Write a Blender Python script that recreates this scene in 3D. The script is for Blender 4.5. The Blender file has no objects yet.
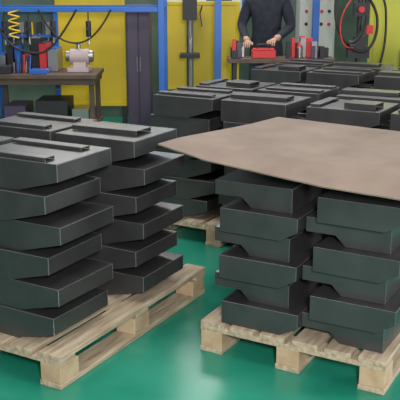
import bpy, bmesh, math, random
from mathutils import Vector, Matrix, noise
random.seed(4)
S=bpy.context.scene
S.view_settings.view_transform='Standard'
COL=S.collection
# ---------------------------------------------------------------- materials
def mat(name,c,rough=.5,metal=0,c2=None,scale=6,bump=0,spec=.5,stretch=None,detail=6,lo=.35,hi=.65,rough2=None):
    m=bpy.data.materials.new(name); m.use_nodes=True
    n=m.node_tree.nodes; l=m.node_tree.links; b=n['Principled BSDF']
    b.inputs['Base Color'].default_value=(*c,1); b.inputs['Roughness'].default_value=rough
    b.inputs['Metallic'].default_value=metal; b.inputs['Specular IOR Level'].default_value=spec
    if c2 or bump:
        tc=n.new('ShaderNodeTexCoord'); mp=n.new('ShaderNodeMapping'); nz=n.new('ShaderNodeTexNoise')
        l.new(tc.outputs['Object'],mp.inputs[0]); l.new(mp.outputs[0],nz.inputs['Vector'])
        if stretch: mp.inputs['Scale'].default_value=stretch
        nz.inputs['Scale'].default_value=scale; nz.inputs['Detail'].default_value=detail
        if c2:
            r=n.new('ShaderNodeValToRGB'); r.color_ramp.elements[0].position=lo; r.color_ramp.elements[1].position=hi
            r.color_ramp.elements[0].color=(*c,1); r.color_ramp.elements[1].color=(*c2,1)
            l.new(nz.outputs['Fac'],r.inputs[0]); l.new(r.outputs[0],b.inputs['Base Color'])
        if rough2 is not None:
            mr=n.new('ShaderNodeMapRange'); mr.inputs[3].default_value=rough; mr.inputs[4].default_value=rough2
            l.new(nz.outputs['Fac'],mr.inputs[0]); l.new(mr.outputs[0],b.inputs['Roughness'])
        if bump:
            bp=n.new('ShaderNodeBump'); bp.inputs['Strength'].default_value=bump; bp.inputs['Distance'].default_value=.01
            l.new(nz.outputs['Fac'],bp.inputs['Height']); l.new(bp.outputs[0],b.inputs['Normal'])
    return m
M_TRAY=mat('dark_grey_painted_steel',(.050,.049,.051),.25,.3,c2=(.068,.066,.068),scale=7,rough2=.36,spec=.9)
M_EDGE=mat('edge_highlight_colour',(.18,.18,.185),.3,.5)  # lighter colour on bevelled bracket edges, stands in for edge highlights
M_FLOOR=mat('green_epoxy',(.011,.205,.135),.20,0,c2=(.022,.28,.185),scale=2.2,bump=.02,rough2=.42,spec=.5)
M_WOOD=mat('pallet_wood',(.34,.26,.175),.8,0,c2=(.56,.46,.33),scale=5,stretch=(9,1,9),bump=.3)
M_WOOD2=mat('pallet_block',(.44,.30,.18),.85,0,c2=(.56,.42,.27),scale=12,bump=.3)
M_CARD=mat('cardboard',(.185,.138,.108),.85,0,c2=(.262,.200,.158),scale=4,bump=.15,detail=10,lo=.3,hi=.7)
M_YEL=mat('yellow_paint',(.75,.55,.015),.45,0,c2=(.66,.47,.02),scale=3)
M_YG=mat('yellow_green_paint',(.44,.45,.06),.5,0,c2=(.56,.53,.05),scale=2)
M_BLUE=mat('blue_paint',(.02,.12,.45),.4)
M_WALL=mat('wall_plaster',(.08,.13,.11),.8,0,c2=(.13,.18,.15),scale=2)
M_WALLS=mat('wall_side_plaster',(.26,.27,.26),.8,0,c2=(.32,.33,.31),scale=2)
M_DK=mat('dark_metal',(.03,.03,.035),.5,.3)
M_RUB=mat('black_rubber',(.012,.012,.013),.55)
M_BENCH=mat('bench_top',(.07,.045,.035),.5,0,c2=(.12,.075,.055),scale=8)
M_STEEL=mat('steel',(.45,.43,.43),.3,.9)
M_PINK=mat('machine_enamel',(.52,.42,.42),.4,0)
M_WHITE=mat('white_enamel',(.62,.63,.63),.4)
M_RED=mat('red_paint',(.55,.03,.03),.4)
M_JACK=mat('dark_jacket',(.014,.016,.028),.85,0,c2=(.024,.027,.042),scale=20,bump=.3)
M_TROU=mat('trousers',(.03,.035,.06),.85)
M_SKIN=mat('skin',(.50,.29,.20),.5)
M_HAIR=mat('hair',(.01,.008,.007),.5)
M_EYE=mat('eye_white',(.8,.8,.8),.3)
M_LIP=mat('lips',(.42,.16,.13),.5)
M_SHOE=mat('shoe_leather',(.02,.018,.016),.4)
M_YHOSE=mat('yellow_hose',(.8,.5,.02),.4)
M_GREEN=mat('green_enamel',(.03,.22,.12),.4)
M_PLUM=mat('cabinet_plum',(.07,.05,.09),.4)
# ---------------------------------------------------------------- helpers
def finish(name,bm,mats,loc=(0,0,0),rotz=0,parent=None,bevel=0,smooth=False,recalc=True,bmat=-1):
    if recalc: bmesh.ops.recalc_face_normals(bm,faces=bm.faces)
    me=bpy.data.meshes.new(name); bm.to_mesh(me); bm.free()
    for m in mats: me.materials.append(m)
    if smooth:
        for p in me.polygons: p.use_smooth=True
    o=bpy.data.objects.new(name,me); COL.objects.link(o)
    o.location=loc; o.rotation_euler=(0,0,rotz)
    if parent: o.parent=parent
    if bevel:
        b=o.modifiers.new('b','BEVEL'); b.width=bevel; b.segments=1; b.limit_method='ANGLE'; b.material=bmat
    return o
def box(bm,x0,x1,y0,y1,z0,z1,mi=0,M=None):
    vs=[Vector((x,y,z)) for x in (x0,x1) for y in (y0,y1) for z in (z0,z1)]
    if M: vs=[M@v for v in vs]
    v=[bm.verts.new(p) for p in vs]
    for f in ((0,1,3,2),(4,6,7,5),(0,4,5,1),(2,3,7,6),(0,2,6,4),(1,5,7,3)):
        bm.faces.new([v[i] for i in f]).material_index=mi
def cyl(bm,p0,p1,r0,r1=None,seg=20,mi=0):
    p0=Vector(p0);p1=Vector(p1); r1=r0 if r1 is None else r1
    d=p1-p0; q=d.to_track_quat('Z','Y').to_matrix().to_4x4()
    T=Matrix.Translation((p0+p1)/2)@q
    g=bmesh.ops.create_cone(bm,cap_ends=True,segments=seg,radius1=r0,radius2=r1,depth=d.length,matrix=T)
    for f in {f for v in g['verts'] for f in v.link_faces}: f.material_index=mi
def sph(bm,c,s,mi=0,seg=20,M=None):
    T=Matrix.Translation(c)@Matrix.Diagonal((*s,1))
    if M: T=M@T
    g=bmesh.ops.create_uvsphere(bm,u_segments=seg,v_segments=seg//2+2,radius=1,matrix=T)
    for f in {f for v in g['verts'] for f in v.link_faces}: f.material_index=mi; f.smooth=True
def tube(name,pts,r,m,parent=None,loc=(0,0,0)):
    c=bpy.data.curves.new(name,'CURVE'); c.dimensions='3D'; c.bevel_depth=r; c.bevel_resolution=3
    s=c.splines.new('NURBS'); s.points.add(len(pts)-1); s.use_endpoint_u=True; s.order_u=3
    for i,p in enumerate(pts): s.points[i].co=(*p,1)
    c.materials.append(m); o=bpy.data.objects.new(name,c); COL.objects.link(o); o.location=loc
    if parent:o.parent=parent
    return o
def empty(name,loc,rz=0):
    e=bpy.data.objects.new(name,None); COL.objects.link(e); e.location=loc; e.rotation_euler=(0,0,rz); return e
TH=math.radians(-29.3)
U=Vector((math.cos(TH),math.sin(TH),0)); V=Vector((-math.sin(TH),math.cos(TH),0))
# ---------------------------------------------------------------- room
bm=bmesh.new(); box(bm,-6,6,-3,9.6,-.1,0); finish('floor',bm,[M_FLOOR])
bm=bmesh.new(); box(bm,-6,6,9.6,9.75,0,4.5); finish('wall_back',bm,[M_WALL])
bm=bmesh.new(); box(bm,-6.15,-6,-3,9.75,0,4.5); finish('wall_left',bm,[M_WALLS])
bm=bmesh.new(); box(bm,6,6.15,-3,9.75,0,4.5); finish('wall_right',bm,[M_WALLS])
# ---------------------------------------------------------------- pallets
def pallet(x0,x1,y0,y1,origin,nb=6,rot=TH):
    bm=bmesh.new(); H=.144
    w=x1-x0; bw=.115; gap=(w-nb*bw)/(nb-1)
    for i in range(nb):
        a=x0+i*(bw+gap); j=random.uniform(-.006,.006)
        box(bm,a,a+bw,y0+j,y1+j,H-.022,H,0)
    for yy in (y0,(y0+y1)/2-.05,y1-.10):
        box(bm,x0,x1,yy+.004,yy+.10,H-.044,H-.022,0)
    for xx in (x0,(x0+x1)/2-.055,x1-.11):
        box(bm,xx,xx+.11,y0,y1,0,.022,0)
        for yy in (y0+.004,(y0+y1)/2-.06,y1-.125):
            box(bm,xx+.003,xx+.107,yy,yy+.12,.022,H-.044,1)
    return finish('wooden_pallet',bm,[M_WOOD,M_WOOD2],origin,rot,bevel=.002)
# ---------------------------------------------------------------- folded sheet-metal brackets
TK=.0025
def bracket(bm,M,W,D,H,e,cx,flip=False,inv=False,cutaway=False):
    """thin top plate with folded-down flanges; side flanges slope up towards the short end flange"""
    def P(x,y,z):
        if flip: x=W-x
        if inv: z=H-z
        return bm.verts.new(M@Vector((x,y,z)))
    if cutaway:   # side flange only full height near one end, the rest folded high: open below
        prof=[(0,0),(.52*W,0),(.64*W,H-e),(W,H-e),(W,H),(0,H)]; lip=.50*W
    else:
        prof=[(0,0),(W-cx,0),(W-.004,H-e),(W,H-e),(W,H),(0,H)]; lip=W-cx
    def plate(y0,y1,pr):
        a=[P(x,y0,z) for x,z in pr]; b=[P(x,y1,z) for x,z in pr]; n=len(pr)
        bm.faces.new(a); bm.faces.new(b[::-1])
        for i in range(n): bm.faces.new([a[i],a[(i+1)%n],b[(i+1)%n],b[i]])
    def bx(x0,x1,y0,y1,z0,z1):
        v=[P(x,y,z) for x in (x0,x1) for y in (y0,y1) for z in (z0,z1)]
        for f in ((0,1,3,2),(4,6,7,5),(0,4,5,1),(2,3,7,6),(0,2,6,4),(1,5,7,3)): bm.faces.new([v[i] for i in f])
    plate(0,TK,prof); plate(D-TK,D,prof)
    bx(0,W,TK,D-TK,H-TK,H)
    bx(W-TK,W,TK,D-TK,H-e,H-TK)
    bx(0,TK,TK,D-TK,0,H-TK)
    bx(TK,lip,TK,.018,0,TK); bx(TK,lip,D-.018,D-TK,0,TK)
    bx(W-.020,W-TK,TK,D-TK,H-e,H-e+TK)
def stack(origin,x,y,W,D,n,pitch,e,cx,shift=0,shv=0,z0=.1445,jit=.006,first=0,top=None,invodd=False,flip=False,flipalt=False,cut=()):
    bm=bmesh.new()
    for i in range(n):
        odd=(i+first)%2
        s=shift*(1 if odd else -1); sv=shv*(1 if odd else -1)
        M=Matrix.Translation((x+s+random.uniform(-jit,jit),y+sv+random.uniform(-jit,jit)*.6,i*pitch))@Matrix.Rotation(math.radians(random.uniform(-1.3,1.3)),4,'Z')
        bracket(bm,M,W,D,pitch-.001,e,cx,flip=(flip or (flipalt and not odd)),inv=(invodd and not odd),cutaway=(i in cut))
    if top:
        for (a,b,c,d,h,r) in top:
            M=Matrix.Translation((x+a,y+c,n*pitch))@Matrix.Rotation(math.radians(r),4,'Z'); w,dd=b-a,d-c
            box(bm,0,w,0,TK,0,h,0,M); box(bm,0,w,dd-TK,dd,0,h,0,M); box(bm,0,w,TK,dd-TK,h-TK,h,0,M)
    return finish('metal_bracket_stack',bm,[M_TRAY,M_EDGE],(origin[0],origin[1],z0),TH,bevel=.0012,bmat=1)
strips=[(.02,.40,.04,.10,.014,0),(.02,.40,.27,.33,.014,0)]
strips2=[(.0,.36,.10,.23,.022,1.5)]
strips3=[(.03,.09,.03,.34,.014,0),(.22,.40,.06,.20,.03,-2)]
# left pallet
OL=(-.56,2.91,0)
pallet(-1.02,0,0,1.2,OL,nb=7)
P7=.128
stack(OL,-.515,.07,.45,.37,6,P7,.072,.21,top=strips,jit=.012,shift=.016,shv=.008,first=0)
stack(OL,-.46,.62,.44,.37,6,P7,.072,.21,top=strips2,jit=.012,shift=.016,shv=.008,first=1)
stack(OL,-1.02,.07,.45,.37,6,P7,.072,.21,top=strips3,jit=.01)
stack(OL,-.98,.62,.45,.38,6,P7,.072,.21,top=strips,jit=.01)
# right pallet : staggered, turned end for end
OR=(0,3.28,0)
pallet(0,.84,0,1.2,OR,nb=6)
stack(OR,.062,.05,.355,.36,6,.105,.062,.08,shift=.026,shv=-.028,jit=.008,flipalt=True,first=1,cut=(1,3,5))
stack(OR,.482,.05,.355,.36,6,.105,.062,.08,shift=.030,shv=-.028,jit=.008,flipalt=True,first=0,cut=(0,2,4))
stack(OR,.06,.64,.35,.36,7,.105,.062,.08,shift=.03,flipalt=True,first=0,cut=(5,))
stack(OR,.48,.64,.35,.36,7,.105,.062,.08,shift=.03,flipalt=True,first=0,cut=(4,))
# row two
O2=Vector((.1,4.75,0))
pallet(-.50,.50,-.04,1.0,O2,nb=7)
pallet(.53,1.53,-.04,1.0,O2,nb=7)
for k,x in enumerate((-.46,.04,.55,1.06)):
    for j,y in enumerate((0,.52)):
        stack(O2,x,y,.42,.38,6,P7,.070,.18,jit=.014,shift=.014,first=k%2,top=(strips,strips2,strips3)[(k+2*j)%3])
# row three
O3=O2+V*1.62
pallet(-.60,.40,-.04,1.0,O3,nb=7)
pallet(.43,1.43,-.04,1.0,O3,nb=7)
for k,x in enumerate((-.57,-.07,.45,.96)):
    for j,y in enumerate((0,.5)):
        stack(O3,x,y,.42,.38,6,P7,.070,.18,jit=.018,top=(strips3,strips,strips2)[(k+j)%3])
# ---------------------------------------------------------------- cardboard
bm=bmesh.new(); NX,NY=90,66; LX,LY=1.5,1.0; g=[]
for j in range(NY+1):
    row=[]
    for i in range(NX+1):
        x=i/NX*LX; y=j/NY*LY
        z=.002*noise.noise(Vector((x*1.7,y*1.7,0)))+.0010*noise.noise(Vector((x*9,y*9,4)))+.003
        fy=.16
        if y<fy: z-=(fy-y)*(.06+.24*min(1,x/.8))       # stiff fold line along the front
        z+=.10*max(0,.26-x-.35*y)                       # lifted left corner
        if x>1.2: z-=(x-1.2)*.08
        row.append(bm.verts.new((x+.002*noise.noise(Vector((y*14,1,0))),y+.002*noise.noise(Vector((x*14,7,3))),z)))
    g.append(row)
for j in range(NY):
    for i in range(NX): bm.faces.new([g[j][i],g[j][i+1],g[j+1][i+1],g[j+1][i]])
cb=finish('cardboard_sheet',bm,[M_CARD],(-.185,3.43,.885),math.radians(-37))
sm=cb.modifiers.new('s','SOLIDIFY'); sm.thickness=.006; sm.offset=1
# ---------------------------------------------------------------- background: left blue rack / workbench full of clutter
wb=empty('workshop_rack',(-1.35,7.7,0))
bm=bmesh.new()
for x in (-.62,1.0):
    for y in (-.3,.3): box(bm,x-.028,x+.028,y-.028,y+.028,0,1.9)
for z in (1.34,1.80):
    for y in (-.3,.3): box(bm,-.592,.972,y-.02,y+.02,z-.022,z+.022)
for x in (-.62,1.0): box(bm,x-.018,x+.018,-.272,.272,1.322,1.358)
for x in (-.62,1.0): box(bm,x-.018,x+.018,-.272,.272,.25,.29)
box(bm,-.09,-.04,.28,.32,.0,1.318); box(bm,-.592,-.09,.285,.315,1.05,1.08)
finish('frame',bm,[M_BLUE],parent=wb,bevel=.003)
bm=bmesh.new(); box(bm,-.59,.40,-.34,.27,.72,.76); box(bm,-.57,.38,-.30,.26,.66,.72); box(bm,-.58,.38,-.26,.26,.25,.28)
for x in (-.57,.34):
    for y in (-.25,.20): box(bm,x-.02,x+.025,y-.02,y+.02,0,.66)
finish('bench_top',bm,[M_BENCH],parent=wb,bevel=.004)
bm=bmesh.new()
rr=random.Random(7)
x=-.57; k=0
while x<.0:
    w=rr.uniform(.05,.13); h=rr.uniform(.12,.34); d=rr.uniform(.0,.1)
    box(bm,x,x+w,.02-d,.22,.761,.761+h,k%6); box(bm,x+.008,x+w-.008,.03-d,.21,.761+h,.771+h,(k+2)%6); x+=w+.010; k+=1
box(bm,-.55,-.4,-.28,-.12,.761,.83,1); box(bm,-.22,-.06,-.30,-.14,.761,.80,2)
for i in range(9): cyl(bm,(-.38+i*.018,-.2,.761),(-.38+i*.018,-.2+.01*i,.86+.03*(i%3)),.008,seg=8,mi=(i%6))
box(bm,-.5,-.3,-.2,.2,.281,.45,3); box(bm,-.2,.1,-.2,.2,.281,.5,1); box(bm,.14,.3,-.2,.1,.281,.42,0)
finish('parts_and_tools',bm,[M_STEEL,M_DK,M_BLUE,M_PLUM,M_DK,M_RED],parent=wb,bevel=.003)
bm=bmesh.new(); box(bm,-.56,-.10,.325,.34,.80,1.30,0)
for i in range(5):
    xx=-.50+i*.085; box(bm,xx,xx+.045,.28,.325,1.08+.02*(i%2),1.2,1+i%3); cyl(bm,(xx+.02,.30,.95),(xx+.02,.30,1.09),.01,seg=10,mi=2)
finish('tool_board',bm,[mat('tool_board_green',(.05,.09,.08),.6),M_DK,M_STEEL,M_YHOSE],parent=wb)
for k,x in enumerate((-.42,-.2,.02,.34)):
    bm=bmesh.new()
    cyl(bm,(x,-.3,1.10),(x,-.3,1.24),.024,mi=0); cyl(bm,(x,-.3,1.03),(x,-.3,1.10),.010,mi=1); box(bm,x-.012,x+.012,-.36,-.30,1.16,1.19,0)
    cyl(bm,(x,-.3,1.24),(x,-.3,1.318),.006,mi=0)
    finish('air_screwdriver_%d'%(k+1),bm,[M_DK,M_STEEL],parent=wb)
coil=[( -.32+.05*math.cos(t*.7), -.35+.03*math.sin(t*.7), 1.34-t*.007) for t in range(36)]
tube('coiled_hose',coil,.007,M_YHOSE,parent=wb)
tube('air_hose_1',[(-.5,-.33,1.34),(-.45,-.35,1.05),(-.1,-.36,.92),(.1,-.34,1.1),(.24,-.33,1.34)],.009,M_RUB,parent=wb)
tube('air_hose_2',[(-.1,-.33,1.34),(0,-.35,1.12),(.25,-.36,1.02),(.45,-.34,1.15),(.55,-.33,1.34)],.008,M_RUB,parent=wb)
bm=bmesh.new()
box(bm,.10,.30,-.12,.10,.76,.80,0); cyl(bm,(.12,-.02,.90),(.30,-.02,.90),.07,seg=28,mi=0); cyl(bm,(.08,-.02,.90),(.12,-.02,.90),.05,seg=24,mi=1)
cyl(bm,(.30,-.02,.90),(.34,-.02,.90),.06,.05,seg=24,mi=1); box(bm,.15,.27,-.07,.04,.79,.85,0); cyl(bm,(.2,-.02,.96),(.2,-.02,1.03),.02,mi=1)
finish('electric_motor',bm,[M_PINK,M_STEEL],parent=wb,bevel=.003)
# yellow screens
def panel(name,x0,x1,y,z0,z1,m):
    bm=bmesh.new(); box(bm,x0,x1,y,y+.03,z0,z1,0)
    for z in (z0,z1-.04): box(bm,x0,x1,y-.012,y,z,z+.04,0)
    n=max(2,int((x1-x0)/.45)+1)
    for i in range(n):
        x=x0+(x1-x0-.04)*i/(n-1); box(bm,x,x+.04,y-.012,y,z0+.04,z1-.04,0)
    for x in (x0,x1-.05):
        box(bm,x,x+.05,y-.005,y+.045,0,z0,1); box(bm,x-.03,x+.08,y-.15,y+.2,0,.02,1)
    finish(name,bm,[m,M_DK],bevel=.003)
panel('yellow_welding_screen',-1.50,-.78,8.5,.3,1.9,M_YEL)
panel('yellow_welding_screen',-.42,.42,8.7,.45,1.38,M_YEL)
panel('yellow_welding_screen',1.66,3.2,8.0,.4,2.1,M_YG)
bm=bmesh.new(); box(bm,-.74,-.50,8.2,8.48,.05,1.36,0); box(bm,-.73,-.625,8.185,8.2,.1,1.32,0); box(bm,-.615,-.51,8.185,8.2,.1,1.32,0)
box(bm,-.64,-.63,8.165,8.185,.7,.85,1); box(bm,-.61,-.60,8.165,8.185,.7,.85,1)
for x in (-.72,-.54): box(bm,x,x+.03,8.22,8.26,0,.05,0); box(bm,x,x+.03,8.4,8.44,0,.05,0)
finish('storage_cabinet',bm,[M_PLUM,M_STEEL],bevel=.003)
bm=bmesh.new()
for x in (.14,1.08): box(bm,x,x+.065,7.85,7.90,0,2.4)
box(bm,.205,1.08,7.855,7.895,2.0,2.05)
for x in (.14,1.08): box(bm,x-.04,x+.1,7.78,7.97,0,.015)
finish('blue_gantry_frame',bm,[M_BLUE],bevel=.003)
bm=bmesh.new(); box(bm,-.22,.02,8.0,8.35,0,.06,1); cyl(bm,(-.1,8.25,.06),(-.1,8.25,1.5),.035,seg=20,mi=2)
box(bm,-.2,0,8.0,8.2,.85,.89,1); box(bm,-.17,-.03,7.98,8.38,1.22,1.5,0); cyl(bm,(-.1,8.08,1.05),(-.1,8.08,1.22),.03,seg=16,mi=2); cyl(bm,(-.1,8.08,.98),(-.1,8.08,1.05),.008,seg=8,mi=2)
for a in range(3):
    t=a*2.1+.4; cyl(bm,(.0,8.08,1.28),(.0+.02,8.08+.13*math.cos(t),1.28+.13*math.sin(t)),.006,seg=8,mi=1)
finish('drill_press',bm,[M_DK,M_DK,M_STEEL],bevel=.004)
# pump unit at the back right
bm=bmesh.new(); box(bm,1.84,2.34,7.25,7.6,.0,.12,0); box(bm,1.86,2.3,7.28,7.56,.12,.98,3); box(bm,1.9,2.26,7.265,7.28,.6,.92,2)
cyl(bm,(1.98,7.42,.98),(1.98,7.42,1.16),.05,mi=1); cyl(bm,(2.16,7.42,.98),(2.16,7.42,1.10),.06,mi=3)
cyl(bm,(1.86,7.4,1.06),(2.3,7.4,1.06),.02,mi=2)
for i in range(4): cyl(bm,(1.95+i*.08,7.265,.76),(1.95+i*.08,7.25,.76),.02,mi=1+(i%2))
finish('pump_unit',bm,[M_DK,M_RED,M_STEEL,M_GREEN],bevel=.004)
mb=empty('work_table',(.68,7.55,0))
bm=bmesh.new(); box(bm,-.42,.56,-.16,.16,.86,.90,0)
for x in (-.38,.48):
    for y in (-.13,.09): box(bm,x,x+.04,y,y+.04,0,.86,1)
box(bm,-.34,.48,-.02,.02,.3,.34,1)
finish('table',bm,[M_BENCH,M_DK],parent=mb,bevel=.003)
bm=bmesh.new(); box(bm,-.20,.02,-.1,.06,.90,.97,0); box(bm,-.19,.01,-.09,.05,.97,.985,0); cyl(bm,(-.15,-.02,1.02),(-.03,-.02,1.02),.008,mi=1)
box(bm,-.155,-.14,-.03,-.01,.98,1.025,1); box(bm,-.04,-.025,-.03,-.01,.98,1.025,1)
finish('red_toolbox',bm,[M_RED,M_DK],parent=mb,bevel=.006)
bm=bmesh.new()
for i in range(20):
    xx=-.40+rr.uniform(0,.14) if i<6 else .06+rr.uniform(0,.42); yy=rr.uniform(-.13,.06); h=rr.uniform(.04,.20)
    box(bm,xx,xx+rr.uniform(.03,.07),yy,yy+.06,.901,.901+h,i%5)
cyl(bm,(.25,0,.90),(.25,0,1.0),.035,mi=2); cyl(bm,(.25,0,1.0),(.25,0,1.04),.035,.015,mi=1)
finish('bench_clutter',bm,[M_DK,M_RED,M_STEEL,M_DK,M_PLUM],parent=mb,bevel=.003)
bm=bmesh.new(); box(bm,1.12,1.52,9.2,9.58,.05,2.0,0); box(bm,1.14,1.50,9.185,9.2,.07,1.98,0); box(bm,1.1,1.54,9.18,9.59,0,.05,1)
for i in range(4):
    for j in range(6):
        cyl(bm,(1.19+i*.085,9.185,1.12+j*.14),(1.19+i*.085,9.17,1.12+j*.14),.018,mi=1+((i+j)%2))
finish('electrical_cabinet',bm,[M_WHITE,M_DK,M_RED],bevel=.003)
for nm,a,b,z0,z1 in (('window_1',-.42,.1,1.3,2.1),('notice_board',.34,.66,1.2,2.1)):  # second entry is a notice board, built with the same frame and pane
    bm=bmesh.new(); box(bm,a,b,9.56,9.6,z0,z1,0); box(bm,a+.03,b-.03,9.55,9.56,z0+.03,z1-.03,1); box(bm,(a+b)/2-.012,(a+b)/2+.012,9.54,9.55,z0,z1,0)
    finish(nm,bm,[M_BLUE,M_WHITE],bevel=.003)
hs=empty('hose_stand',(1.46,7.5,0))
bm=bmesh.new(); cyl(bm,(0,0,0),(0,0,.03),.16,seg=28); cyl(bm,(0,0,.03),(0,0,1.7),.022); cyl(bm,(0,0,1.6),(-.22,0,1.66),.016); cyl(bm,(0,0,1.02),(-.1,-.03,1.02),.04); box(bm,-.04,.05,-.05,.03,.95,1.1)
box(bm,-.06,.07,-.06,.04,1.28,1.4); box(bm,-.10,.10,-.04,.05,.90,1.0)
finish('stand',bm,[M_DK],parent=hs)
bm=bmesh.new(); cyl(bm,(-.0,-.065,1.34),(.0,-.09,1.34),.028); box(bm,.06,.12,-.05,.0,1.12,1.2); finish('valve_wheel',bm,[M_RED],parent=hs)
tube('hose_1',[(-.2,0,1.65),(-.26,-.03,1.3),(-.12,-.05,1.0),(.02,-.05,1.1),(.08,-.05,1.35),(.0,-.02,1.6)],.014,M_RUB,parent=hs)
tube('hose_2',[(-.1,0,1.63),(.14,-.04,1.4),(.17,-.04,1.1),(.04,-.06,.92),(-.08,-.04,1.0)],.013,M_RUB,parent=hs)
tube('hose_3',[(.0,0,1.5),(-.12,-.06,1.42),(-.2,-.06,1.2),(-.14,-.06,.98),(-.05,-.05,1.0)],.007,M_RED,parent=hs)
tube('hose_4',[(.0,0,1.66),(.20,-.06,1.5),(.24,-.06,1.2),(.22,-.06,.9),(.1,-.05,.5),(.05,0,.3)],.011,M_RUB,parent=hs)
# ---------------------------------------------------------------- person
def skin(name,verts,edges,rad,parent,mats,matfn=None,sub=2):
    me=bpy.data.meshes.new(name); me.from_pydata(verts,edges,[]); o=bpy.data.objects.new(name,me); COL.objects.link(o)
    sk=o.modifiers.new('sk','SKIN'); sk.use_smooth_shade=True
    for i,r in enumerate(rad):
        me.skin_vertices[0].data[i].radius=r if isinstance(r,tuple) else (r,r)
        me.skin_vertices[0].data[i].use_root=(i==0)
    ss=o.modifiers.new('ss','SUBSURF'); ss.levels=sub; ss.render_levels=sub
    bpy.context.view_layer.update()
    dg=bpy.context.evaluated_depsgraph_get(); nm=bpy.data.meshes.new_from_object(o.evaluated_get(dg))
    bpy.data.objects.remove(o)
    nm.materials.clear()
    for m in mats: nm.materials.append(m)
    for p in nm.polygons:
        p.use_smooth=True
        if matfn: p.material_index=matfn(p.center)
        else: p.material_index=0
    n=bpy.data.objects.new(name,nm); COL.objects.link(n); n.parent=parent; return n
pw=empty('factory_worker',(.66,8.08,0),math.radians(-14))
Vt=[(0,0,.95),(0,0,1.08),(0,-.01,1.25),(0,-.01,1.38),(0,.0,1.455),(0,-.01,1.52),
    (-.17,0,1.40),(-.25,-.03,1.16),(-.15,-.27,1.04),(-.13,-.31,1.035),
    (.17,0,1.40),(.25,-.03,1.16),(.15,-.27,1.06),(.13,-.31,1.055),
    (-.095,0,.88),(-.11,-.02,.50),(-.12,.02,.10),(.095,0,.88),(.11,-.02,.50),(.12,.02,.10)]
Ed=[(0,1),(1,2),(2,3),(3,4),(4,5),(3,6),(6,7),(7,8),(8,9),(3,10),(10,11),(11,12),(12,13),(0,14),(14,15),(15,16),(0,17),(17,18),(18,19)]
Rd=[(.155,.12),(.15,.115),(.165,.125),(.15,.115),(.075,.07),(.052,.055),.075,.052,.037,.027,.075,.052,.037,.027,.095,.062,.045,.095,.062,.045]
def mf(c):
    if c.z>1.475: return 2
    if c.y<-.275 and c.z>.9: return 2
    return 0 if c.z>.86 else 1
skin('body',Vt,Ed,Rd,pw,[M_JACK,M_TROU,M_SKIN],mf)
bm=bmesh.new()
sph(bm,(0,0,0),(.077,.095,.118),0,28)
for v in bm.verts:
    z=v.co.z
    if z<-.01: k=1-.45*min(1,(-z-.01)/.108); v.co.x*=k; v.co.y=v.co.y*(1-.25*min(1,-z/.118))-.012*min(1,-z/.1)
    if v.co.y>0: v.co.y*=1.05
sph(bm,(0,-.095,-.022),(.012,.018,.02),0,12); sph(bm,(0,-.088,.0),(.007,.012,.028),0,12)
for s in (-1,1):
    sph(bm,(s*.076,.008,-.008),(.009,.02,.032),0,12)
    sph(bm,(s*.031,-.083,.004),(.014,.01,.009),1,14); sph(bm,(s*.031,-.0925,.004),(.006,.003,.006),2,10)
    sph(bm,(s*.031,-.088,.026),(.019,.007,.004),2,10)
sph(bm,(0,-.083,-.062),(.024,.008,.007),3,14)
T=Matrix.Translation((0,-.02,1.615))@Matrix.Rotation(math.radians(14),4,'X')
bmesh.ops.transform(bm,matrix=T,verts=bm.verts)
finish('head',bm,[M_SKIN,M_EYE,M_HAIR,M_LIP],parent=pw)
bm=bmesh.new(); sph(bm,(0,.008,.012),(.086,.103,.118),0,28)
bmesh.ops.delete(bm,geom=[v for v in bm.verts if (v.co.y<.0 and v.co.z<.045) or v.co.z<-.06],context='VERTS')
bmesh.ops.transform(bm,matrix=T,verts=bm.verts)
h=finish('hair',bm,[M_HAIR],parent=pw,smooth=True); q=h.modifiers.new('s','SOLIDIFY'); q.thickness=.01
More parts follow.
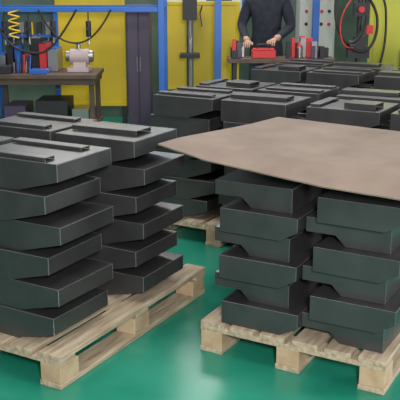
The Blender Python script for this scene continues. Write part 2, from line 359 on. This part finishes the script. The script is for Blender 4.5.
for s,zz in ((-1,1.035),(1,1.055)):
    bx=s*.13
    hv=[(bx,-.305,zz),(bx-s*.008,-.345,zz-.008),(bx-s*.012,-.385,zz-.014)]
    skin('palm_%s'%('r' if s<0 else 'l'),hv,[(0,1),(1,2)],[(.024,.02),(.036,.017),(.036,.014)],pw,[M_SKIN])
    for k,(dx,L) in enumerate(((-.030,.062),(-.010,.074),(.010,.078),(.029,.07))):
        x=bx-s*.012+dx
        pv=[(x,-.385,zz-.014),(x,-.39-L*.45,zz-.018),(x,-.39-L*.72,zz-.036),(x,-.39-L*.78,zz-.058)]
        skin('finger_%s%d'%('r' if s<0 else 'l',k+1),pv,[(0,1),(1,2),(2,3)],[.0095,.009,.008,.0065],pw,[M_SKIN])
    tv=[(bx-s*.03,-.34,zz-.01),(bx-s*.055,-.37,zz-.02),(bx-s*.06,-.40,zz-.035)]
    skin('thumb_%s'%('r' if s<0 else 'l'),tv,[(0,1),(1,2)],[.012,.0105,.008],pw,[M_SKIN])
    bm=bmesh.new(); sph(bm,(s*.125,-.06,.045),(.05,.135,.05),0,20)
    for v in bm.verts:
        if v.co.z<.012: v.co.z=.0
    sph(bm,(s*.12,.02,.075),(.05,.06,.05),0,16)
    finish('shoe_%s'%('r' if s<0 else 'l'),bm,[M_SHOE],parent=pw)
# ---------------------------------------------------------------- lights
def area(name,loc,target,size,power,col=(1,1,1),sy=None):
    l=bpy.data.lights.new(name,'AREA'); l.energy=power; l.color=col; l.size=size
    if sy: l.shape='RECTANGLE'; l.size_y=sy
    o=bpy.data.objects.new(name,l); COL.objects.link(o); o.location=loc
    o.rotation_euler=(Vector(target)-Vector(loc)).to_track_quat('-Z','Y').to_euler(); return o
area('ceiling_light_main',(.2,3.2,3.8),(.2,3.4,0),2.4,70,(1,.99,.96),.8)
area('ceiling_light_rear',(.3,9.0,3.6),(.2,4.5,.6),5.0,150,(1,.99,.95),1.0)
area('yellow_screen_fill',(-.8,5.6,3.6),(-.9,8.8,1.0),1.6,55,(1,.98,.94),.8)  # added fill lamp, brightens the yellow screens at the back
area('side_daylight',(5.0,3.4,1.6),(.0,3.6,.5),2.2,190,(.97,.98,1))
area('front_light',(.25,-.3,1.95),(.2,3.6,.5),.4,135,(1,.98,.96))
w=bpy.data.worlds.new('World'); S.world=w; w.use_nodes=True
w.node_tree.nodes['Background'].inputs[0].default_value=(.92,.93,.95,1); w.node_tree.nodes['Background'].inputs[1].default_value=.36
# ---------------------------------------------------------------- camera
c=bpy.data.cameras.new('camera'); c.lens=72; c.sensor_width=36; co=bpy.data.objects.new('camera',c); COL.objects.link(co)
co.location=(0,0,1.6); co.rotation_euler=(math.radians(90-15.4),0,0); S.camera=co
